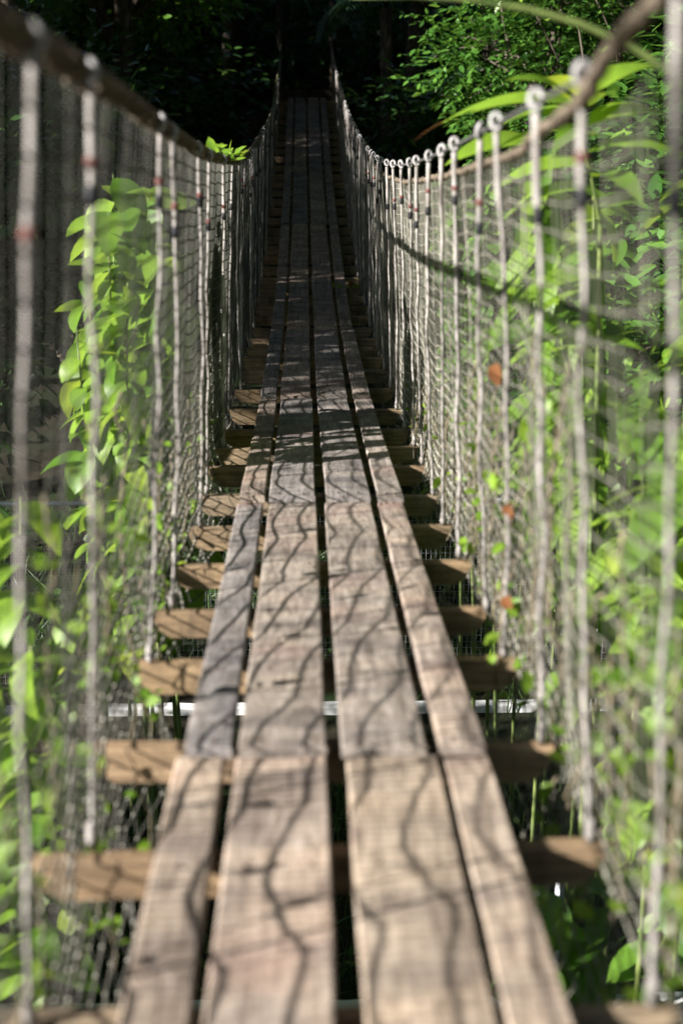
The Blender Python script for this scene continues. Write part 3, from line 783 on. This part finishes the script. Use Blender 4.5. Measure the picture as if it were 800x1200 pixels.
def rock(x, y, s, seed, label):
    bm_v = []; mb = MB(); nu, nv = 22, 14; V = []
    for j in range(nv + 1):
        p = math.pi * j / nv
        for i in range(nu):
            q = 2 * math.pi * i / nu; d = Vector((math.sin(p) * math.cos(q), math.sin(p) * math.sin(q), math.cos(p)))
            rr = 1 + .35 * mnoise.noise(d * 1.6 + Vector((seed, 0, 0))) + .14 * mnoise.noise(d * 4 + Vector((seed, 3, 0)))
            V.append((d.x * rr * s[0], d.y * rr * s[1], d.z * rr * s[2]))
    F = [[j * nu + i, (j + 1) * nu + i, (j + 1) * nu + (i + 1) % nu, j * nu + (i + 1) % nu] for j in range(nv) for i in range(nu)]
    mb.add(V, F); o = mb.build('rock', M['rock'], None, True); o.location = (x, y, ground_z(x, y) + s[2] * .3); tag(o, label, 'rock')
rock(-1.45, 8.05, (.22, .16, .14), 5, 'brown sunlit rock on the ground below the left timber ends')

# undergrowth: grass and low leaves
r = np.random.default_rng(80); mb = MB()
n = 9000
X = r.normal(size=n) * 2.3; Y = r.uniform(4.3, 14.5, n)
keep = np.array([nz(x * .9, y * .9, 40) > (-.28 if not (8.3 < y < 9.6 or y < 6) else .45) for x, y in zip(X, Y)]); X, Y = X[keep], Y[keep]; n = len(X)
Pz = np.array([ground_z(x, y) - .01 for x, y in zip(X, Y)])
D = np.stack([r.normal(size=n) * .45, r.normal(size=n) * .45, np.ones(n)], 1)
leaves(mb, np.stack([X, Y, Pz], 1), D, r.normal(size=(n, 3)) + np.array([0, -1, .1]), r.uniform(.12, .42, n), r.uniform(.008, .018, n), T_BLADE, r.uniform(.4, 1.6, n))
n = 4000
X = r.normal(size=n) * 2.6; Y = r.uniform(4.3, 15, n)
keep = np.array([nz(x * .8 + 9, y * .8, 44) > (-.1 if not (8.3 < y < 9.6 or y < 6) else .5) for x, y in zip(X, Y)]); X, Y = X[keep], Y[keep]; n = len(X)
Pz = np.array([ground_z(x, y) for x, y in zip(X, Y)]) + r.uniform(.02, .3, n)
D = rdir(n, r); D[:, 2] = np.abs(D[:, 2]) * .4
leaves(mb, np.stack([X, Y, Pz], 1), D, np.array([0, 0, 1.0]) + r.normal(size=(n, 3)) * .3, r.uniform(.06, .16, n), r.uniform(.04, .10, n), T_SMALL)
ug = mb.build('undergrowth', M['grass'], None, True); tag(ug, 'low green undergrowth of grass and small leaves on the gorge floor', 'undergrowth', kind='stuff')

# ------------------------------------------------------------------ trees
GB = 'trees of the dark forest at the far end, and added trees that block sky light'
# lit bush top right
tree('leafy_bush', 'sunlit bush of small glossy leaves above the right hand rope at the top', 3.3, 19.6,
     lobes(3.3, 19.4, 4.3, 1.5, 1.1, 1.2, 12, .45, .8, 301) + [(2.3, 19.2, 4.5, .55), (2.1, 19.3, 5.0, .55), (2.6, 19, 3.7, .55), (2.5, 19.4, 5.7, .6), (3.3, 19.2, 6.2, .7), (4.3, 19.2, 5.9, .7)], .12, 11000, 301, M['bush'], .09, 'bush')
tree('forest_tree', 'tree with leaf sprays coloured brighter, as if lit, at the top left above the left hand rope', -3.6, 25.5,
     lobes(-3.4, 24.6, 5.4, 1.6, 1.0, .8, 9, .5, .8, 302) + [(-2.4, 24, 5.3, .5), (-1.9, 24.2, 5.7, .5), (-4.4, 24, 4.9, .6)],   .16, 6200, 302, M['gleaf2'], .13, group=GB)  # brighter leaf material stands in for sun on these sprays
far = [(-4.8, 28.5, 'dark spreading tree behind the left net at the far bank', (-4.6, 28, 4.6, 2.2, 1.4, 1.9), 401),
       (-1.9, 30.0, 'dark tree left of the bridge end with drooping big leaves', (-1.9, 29.6, 5.0, 1.3, 1.2, 1.9), 402),
       (2.0, 30.2, 'dark tree right of the bridge end', (2.2, 29.8, 5.0, 1.5, 1.2, 2.0), 403),
       (4.9, 27.6, 'shaded tree behind the sunlit bush', (4.9, 27.4, 4.8, 2.0, 1.4, 2.3), 404),
       (0.3, 33.5, 'dense dark tree straight beyond the bridge end', (.2, 33.2, 6.2, 2.0, 1.3, 2.2), 405),
       (-7.0, 31.0, 'dark tree at the upper left edge of the forest', (-6.6, 30.6, 6.2, 2.2, 1.6, 2.4), 406),
       (7.6, 31.5, 'dark tree at the upper right edge of the forest', (7.2, 31, 6.4, 2.4, 1.6, 2.6), 407),
       (-4.0, 35.0, 'tall dark tree high on the slope to the left', (-3.6, 34.6, 8.2, 2.8, 1.6, 2.4), 408),
       (4.2, 35.5, 'tall dark tree high on the slope to the right', (4, 35, 8.4, 2.8, 1.6, 2.4), 409)]
for (x, y, lab, lb, sd) in far:
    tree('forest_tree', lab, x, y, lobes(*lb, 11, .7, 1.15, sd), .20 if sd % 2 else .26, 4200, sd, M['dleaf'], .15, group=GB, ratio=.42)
GU = 'understory bushes beside the bridge'
und = [(-3.1, 12.6, (-3.0, 12.6, 2.6, .9, 1.0, 1.5), 601, 'dleaf', 'dark bush behind the left net in the middle of the bridge'),
       (-4.2, 16.6, (-4.0, 16.6, 3.2, 1.1, 1.3, 2.0), 602, 'dleaf', 'dark bush behind the left net where the bridge starts to climb'),
       (-3.6, 20.6, (-3.5, 20.6, 3.6, 1.3, 1.2, 1.5), 603, 'dleaf', 'dark bush on the left by the far third of the bridge'),
       (3.0, 9.4, (2.9, 9.4, 2.6, .8, .9, 1.5), 604, 'bush', 'mid green bush behind the right net beyond the mesh fence'),
       (4.3, 12.6, (4.2, 12.6, 3.4, 1.1, 1.2, 1.7), 605, 'bush', 'tall green bush far behind the right net'),
       (2.6, 14.4, (2.6, 14.4, 2.4, .9, 1.2, 1.3), 606, 'dleaf', 'shaded bush behind the right net in the middle of the bridge'),
       (3.6, 17.2, (3.5, 17.0, 2.6, 1.2, 1.0, 1.2), 607, 'dleaf', 'shaded bush at the foot of the sunlit bush')]
und += [(-3.9, 23.6, (-3.9, 23.4, 3.2, 1.2, .8, 1.2), 608, 'dleaf', 'dark bush covering the far bank left of the bridge'),
        (-2.0, 24.6, (-2.0, 24.4, 3.4, .9, .7, 1.1), 609, 'dleaf', 'dark bush on the far bank close beside the left netting'),
        (-6.2, 23.8, (-6.0, 23.6, 3.6, 1.4, .9, 1.5), 610, 'dleaf', 'dark bush far out on the far bank at the left edge'),
        (1.9, 22.6, (1.9, 22.4, 3.0, .8, .7, 1.1), 611, 'dleaf', 'dark bush on the far bank close beside the right netting'),
        (-2.6, 17.6, (-2.6, 17.6, 2.5, .8, 1.0, 1.3), 612, 'dleaf', 'small dark bush just outside the left netting before the far bank')]
for (x, y, lb, sd, mt, lab) in und:
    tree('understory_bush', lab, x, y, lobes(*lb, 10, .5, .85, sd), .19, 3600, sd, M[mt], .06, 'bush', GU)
can = [(-3.2, 23.5, (-2.4, 23, 10.6, 2.6, 2.0, 1.0), 701, 'tall tree on the left, its unseen crown added to shade the far end of the bridge'),  # mostly added trees whose crowns block sky light
       (3.4, 24.5, (2.6, 24.5, 11.2, 2.8, 2.0, 1.1), 702, 'tall tree on the right, its unseen crown added to shade the far end of the bridge'),
       (-1.5, 29.0, (-.8, 28, 12.2, 3.4, 2.2, 1.3), 703, 'tallest tree, its unseen crown added to shade the landing beyond the bridge'),
       (-5.6, 11.2, (-2.6, 15.0, 12.8, 2.6, 2.6, 1.0), 708, 'unseen high crowned tree on the left added to block sky over the middle of the bridge'),
       (5.6, 15.0, (2.2, 15.4, 13.2, 2.8, 2.6, 1.0), 709, 'unseen high crowned tree on the right added to block sky over the middle of the bridge'),
       (5.2, 20.6, (1.2, 19.8, 13.6, 3.2, 2.4, 1.0), 710, 'high crowned tree added to block sky behind the sunlit bush'),
       (-1.0, -7.0, (-.6, -6.4, 10.5, 3.2, 2.2, 2.6), 711, 'unseen tall tree added to block sky behind the camera'),
       (5.2, -5.0, (5.0, -4.6, 9.5, 2.8, 2.4, 3.2), 712, 'unseen tall tree added to block sky on the right behind the camera'),
       (6.2, 1.5, (5.6, 1.8, 9.5, 2.2, 2.4, 3.2), 713, 'unseen tall tree added to block sky on the right bank level with the camera'),
       (5.0, 9.5, (2.0, 9.5, 13.6, 3.0, 2.6, 1.1), 714, 'unseen high crowned tree on the right added to block sky over the near half of the bridge'),
       (4.8, 3.8, (1.6, 3.8, 13.8, 3.2, 2.6, 1.1), 715, 'unseen high crowned tree on the right added to block sky over the near landing'),
       (-8.6, -4.8, (-7.2, 0.2, 14.8, 2.4, 2.8, 1.6), 716, 'unseen very tall slender tree added to block sky on the left bank nearest the camera'),
       (-9.2, 6.0, (-6.6, 7.0, 15.0, 2.6, 2.8, 1.6), 717, 'unseen very tall slender tree added to block sky on the left bank by the near part of the bridge'),
       (-9.6, 12.0, (-6.4, 13.0, 15.4, 2.6, 2.8, 1.6), 718, 'unseen very tall slender tree added to block sky on the left bank by the middle of the bridge'),
       (-9.4, 17.6, (-5.6, 19.0, 15.2, 2.8, 2.8, 1.6), 719, 'unseen very tall slender tree added to block sky on the left bank by the far part of the bridge'),
       (-4.6, 21.5, (-2.0, 20.6, 13.4, 2.6, 2.2, 1.0), 720, 'high crowned tree added to block sky over the far planks from the left'),
       (7.6, 19.5, (7.4, 19.5, 9.0, 2.2, 2.4, 2.6), 704, 'tall tree added to block sky on the right bank beside the sunlit bush'),
       (7.2, 13.0, (7.0, 13.0, 8.4, 2.0, 2.4, 2.8), 705, 'unseen tall tree added to block sky on the right bank behind the green bushes'),
       (6.6, 7.0, (6.4, 7.0, 7.8, 1.8, 2.4, 2.8), 706, 'unseen tall tree added to block sky on the right bank nearest the camera'),
       (5.4, 23.4, (5.4, 23.0, 5.4, 1.6, 1.2, 2.6), 707, 'dark bushy tree close behind the sunlit bush')]
for (x, y, lb, sd, lab) in can:
    tree('forest_tree', lab, x, y, lobes(*lb, 13, 1.0, 1.6, sd), .36, 8800, sd, M['dleaf'], .16, group=GB)  # mostly added trees that block sky light
# pale trunk in the dark right of the bridge end
def bare_trunk(x, y, top, rad, lab, seed):
    r = np.random.default_rng(seed); g = ground_z(x, y) - .1
    root = empty('forest_tree', (x, y, g)); tag(root, lab, 'tree', GB)
    mb = MB(); P = [(top[0] * t + .06 * math.sin(5 * t), top[1] * t, top[2] * t) for t in np.linspace(0, 1, 14)]
    mb.tube(P, [rad * (1.3 - .6 * t) * (1 + .05 * r.normal()) for t in np.linspace(0, 1, 14)], 10); mb.build('trunk', M['bark'], root, True)
    cb = MB(); crown(cb, [(top[0] + dx, top[1] + dy, top[2] + dz, 1.1) for dx, dy, dz in ((0, 0, 0), (.9, .2, -.2), (-.9, 0, -.1), (0, -.8, .4), (.4, .6, .7))], 3000, .24, r); cb.build('crown', M['dleaf'], root, True)
bare_trunk(1.75, 26.6, (.5, 0, 7.5), .15, 'leaning bare trunk in the dark right of the bridge end', 420)
bare_trunk(.15, 31.0, (.1, 0, 7.5), .07, 'thin pale trunk straight above the bridge end', 421)

# palms with hanging fronds
def palm(x, y, z0, lab, seed, nfr, fl):
    r = np.random.default_rng(seed); g = ground_z(x, y) - .05
    root = empty('palm', (x, y, g)); tag(root, lab, 'palm', 'palms at the far end of the bridge')
    h = z0 - g; mb = MB(); mb.tube([(0, 0, 0), (.03, 0, h * .5), (0, 0, h)], [.13, .11, .1], 10); mb.build('trunk', M['bark'], root, True)
    for k in range(nfr):
        a = k * 2.4 + r.normal() * .2; el = r.uniform(.5, 1.25); ln = fl * r.uniform(.8, 1.15)
        sb = MB(); P = []
        for t in np.linspace(0, 1, 16):
            ee = el - 1.9 * t ** 1.3
            if not P: P.append(np.array([0, 0, h])); continue
            P.append(P[-1] + np.array([math.cos(a) * math.cos(ee), math.sin(a) * math.cos(ee), math.sin(ee)]) * ln / 15)
        sb.tube([tuple(p) for p in P], np.linspace(.014, .004, 16), 5)
        side = np.array([-math.sin(a), math.cos(a), 0])
        for i in range(2, 15):
            for q in (0, .5):
                p = P[i] + (P[min(i + 1, 15)] - P[i]) * q; tan = (P[min(i + 1, 15)] - P[i - 1]); tan /= np.linalg.norm(tan)
                for s_ in (-1, 1):
                    leaves(sb, [p], [tan * .55 + side * s_ + np.array([0, 0, -.25])], [(0, 0, 1)], ln * .22 * math.sin(math.pi * (i + 1) / 18) + .06, .03, T_BLADE, .5)
        sb.build('frond', M['palm'], root, True)
palm(1.35, 25.6, 5.3, 'dark palm with long feathery fronds right of the bridge end', 430, 13, 2.3)
palm(3.1, 24.2, 4.0, 'low dark palm under the sunlit bush', 431, 12, 1.9)
palm(-1.5, 28.2, 5.6, 'dark palm with broad fronds left of the bridge end', 432, 12, 1.9)
ginger('strap_plant', 'dark plant with hanging strap leaves just left above the bridge end', -.55, 29.2, [(0, 0, .1, -.3, 5.9), (-.3, 0, -.4, -.2, 5.6), (.3, .1, .35, -.2, 5.7), (-.6, 0, -.8, 0, 5.8), (.1, .3, .2, .2, 6.2)], 440, M['palm'], LW=(.6, .14), start=.25, step=.13)
ginger('strap_plant', 'dark broad leafed plant in the shade left of the far planks', -2.6, 22.5, [(0, 0, .1, 0, 3.2), (.3, .2, .4, .3, 3.5), (-.4, 0, -.5, .1, 3.4), (.2, -.3, .4, -.4, 2.9), (-.3, .4, -.4, .5, 3.6)], 441, M['dleaf'], T=T_OVAL, LW=(.42, .19), start=.2, step=.1)
ginger('strap_plant', 'round leafed green plant peeping over the right eye loops', .86, 7.3, [(0, 0, -.16, .1, 4.26), (.1, .2, 0, .3, 4.15), (-.05, .3, -.15, .5, 4.1), (.1, -.2, .0, -.2, 4.25)], 442, M['gleaf2'], T=T_OVAL, LW=(.13, .10), start=.62, step=.045)

# shade trees added out of view on the left bank, to darken bridge and ground
GS = 'unseen shade trees on the left bank'
shade = [(-5.9, 1.6, (-5.8, 1.4, 2.5, .8, 1.4, .5), 510, 'unseen low round tree added for ground shade on the left bank nearest the camera'),
         (-5.9, 4.4, (-5.8, 4.2, 2.5, .8, 1.2, .5), 511, 'unseen low round tree added for ground shade, second from the camera on the left bank'),
         (-7.6, 7.0, (-7.5, 7.2, 6.2, 1.2, 1.3, 1.3), 501, 'unseen spreading tree added for shade on the left bank, nearest of its row'),
         (-7.6, 9.9, (-7.5, 10.1, 6.2, 1.2, 1.5, 1.5), 502, 'unseen spreading tree added for shade, second of the row on the left bank'),
         (-7.8, 13.0, (-7.6, 13.2, 6.3, 1.3, 1.6, 1.7), 503, 'unseen spreading tree added for shade, third of the row on the left bank'),
         (-7.9, 16.4, (-7.8, 16.6, 6.5, 1.4, 1.8, 1.9), 508, 'unseen spreading tree added for shade, fourth of the row on the left bank'),
         (-7.8, 23.2, (-7.6, 23.2, 6.0, 1.2, 1.6, .9), 509, 'unseen round crowned tree added for shade at the far end of the left bank row'),
         (-8.2, 20.2, (-8, 20.4, 5.3, 1.6, 2.0, 1.5), 504, 'unseen tall tree added for shade on the left bank'),
         (-9.5, 25.8, (-9.2, 25.8, 9.0, 2.0, 2.2, 3.6), 505, 'unseen taller tree added for shade on the left bank'),
         (-11.5, 22.2, (-11.2, 22.2, 10.8, 2.2, 2.6, 3.2), 506, 'unseen big tree added for shade high on the left bank'),
         (-12.5, 26.0, (-12.2, 26.0, 12.0, 2.6, 3, 4), 507, 'biggest unseen tree added for shade at the back of the left bank')]
for (x, y, lb, sd, lab) in shade:
    tree('unseen_shade_tree', lab, x, y, lobes(*lb, 11, .8, 1.25, sd), .26, {501: 3000, 502: 2600, 510: 5200, 511: 5200}.get(sd, 8500), sd, M['dleaf'], .17, group=GS)

# ------------------------------------------------------------------ light, camera, render
SUN = Vector((-.80, -.38, .42)).normalized()      # towards the sun
el = math.asin(SUN.z); az = math.atan2(SUN.x, SUN.y)
w = bpy.data.worlds.new('World'); sc.world = w; w.use_nodes = True
nt = w.node_tree; nt.nodes.clear()
sky = nt.nodes.new('ShaderNodeTexSky'); sky.sky_type = 'NISHITA'; sky.sun_disc = False
sky.sun_elevation = el; sky.sun_rotation = az
bg = nt.nodes.new('ShaderNodeBackground'); bg.inputs['Strength'].default_value = .05
wo = nt.nodes.new('ShaderNodeOutputWorld')
nt.links.new(sky.outputs[0], bg.inputs[0]); nt.links.new(bg.outputs[0], wo.inputs[0])
ld = bpy.data.lights.new('sun', 'SUN'); ld.energy = 5.0; ld.angle = R(.7); ld.color = (1, .96, .91)
lo = bpy.data.objects.new('sun', ld); C.objects.link(lo); lo.location = SUN * 40
lo.rotation_euler = SUN.to_track_quat('Z', 'Y').to_euler()

cam = bpy.data.cameras.new('camera'); co = bpy.data.objects.new('camera', cam); C.objects.link(co)
cam.sensor_fit = 'VERTICAL'; cam.sensor_height = 36; cam.lens = 36 * 1667 / 1200
cam.clip_end = 600; cam.clip_start = .05
co.location = (-.06, 0, ZC)
co.rotation_euler = (R(90 - 17.95), 0, R(-1.46))
cam.dof.use_dof = True; cam.dof.focus_distance = 10.3; cam.dof.aperture_fstop = 1.75; cam.dof.aperture_blades = 9
sc.camera = co

sc.render.engine = 'CYCLES'
cy = sc.cycles
cy.max_bounces = 6; cy.diffuse_bounces = 2; cy.glossy_bounces = 2; cy.transmission_bounces = 3; cy.transparent_max_bounces = 4
cy.use_denoising = True
cy.caustics_reflective = False; cy.caustics_refractive = False
vs = sc.view_settings
vs.view_transform = 'Standard'; vs.look = 'None'; vs.exposure = 1.5; vs.gamma = 1
vs.use_curve_mapping = False
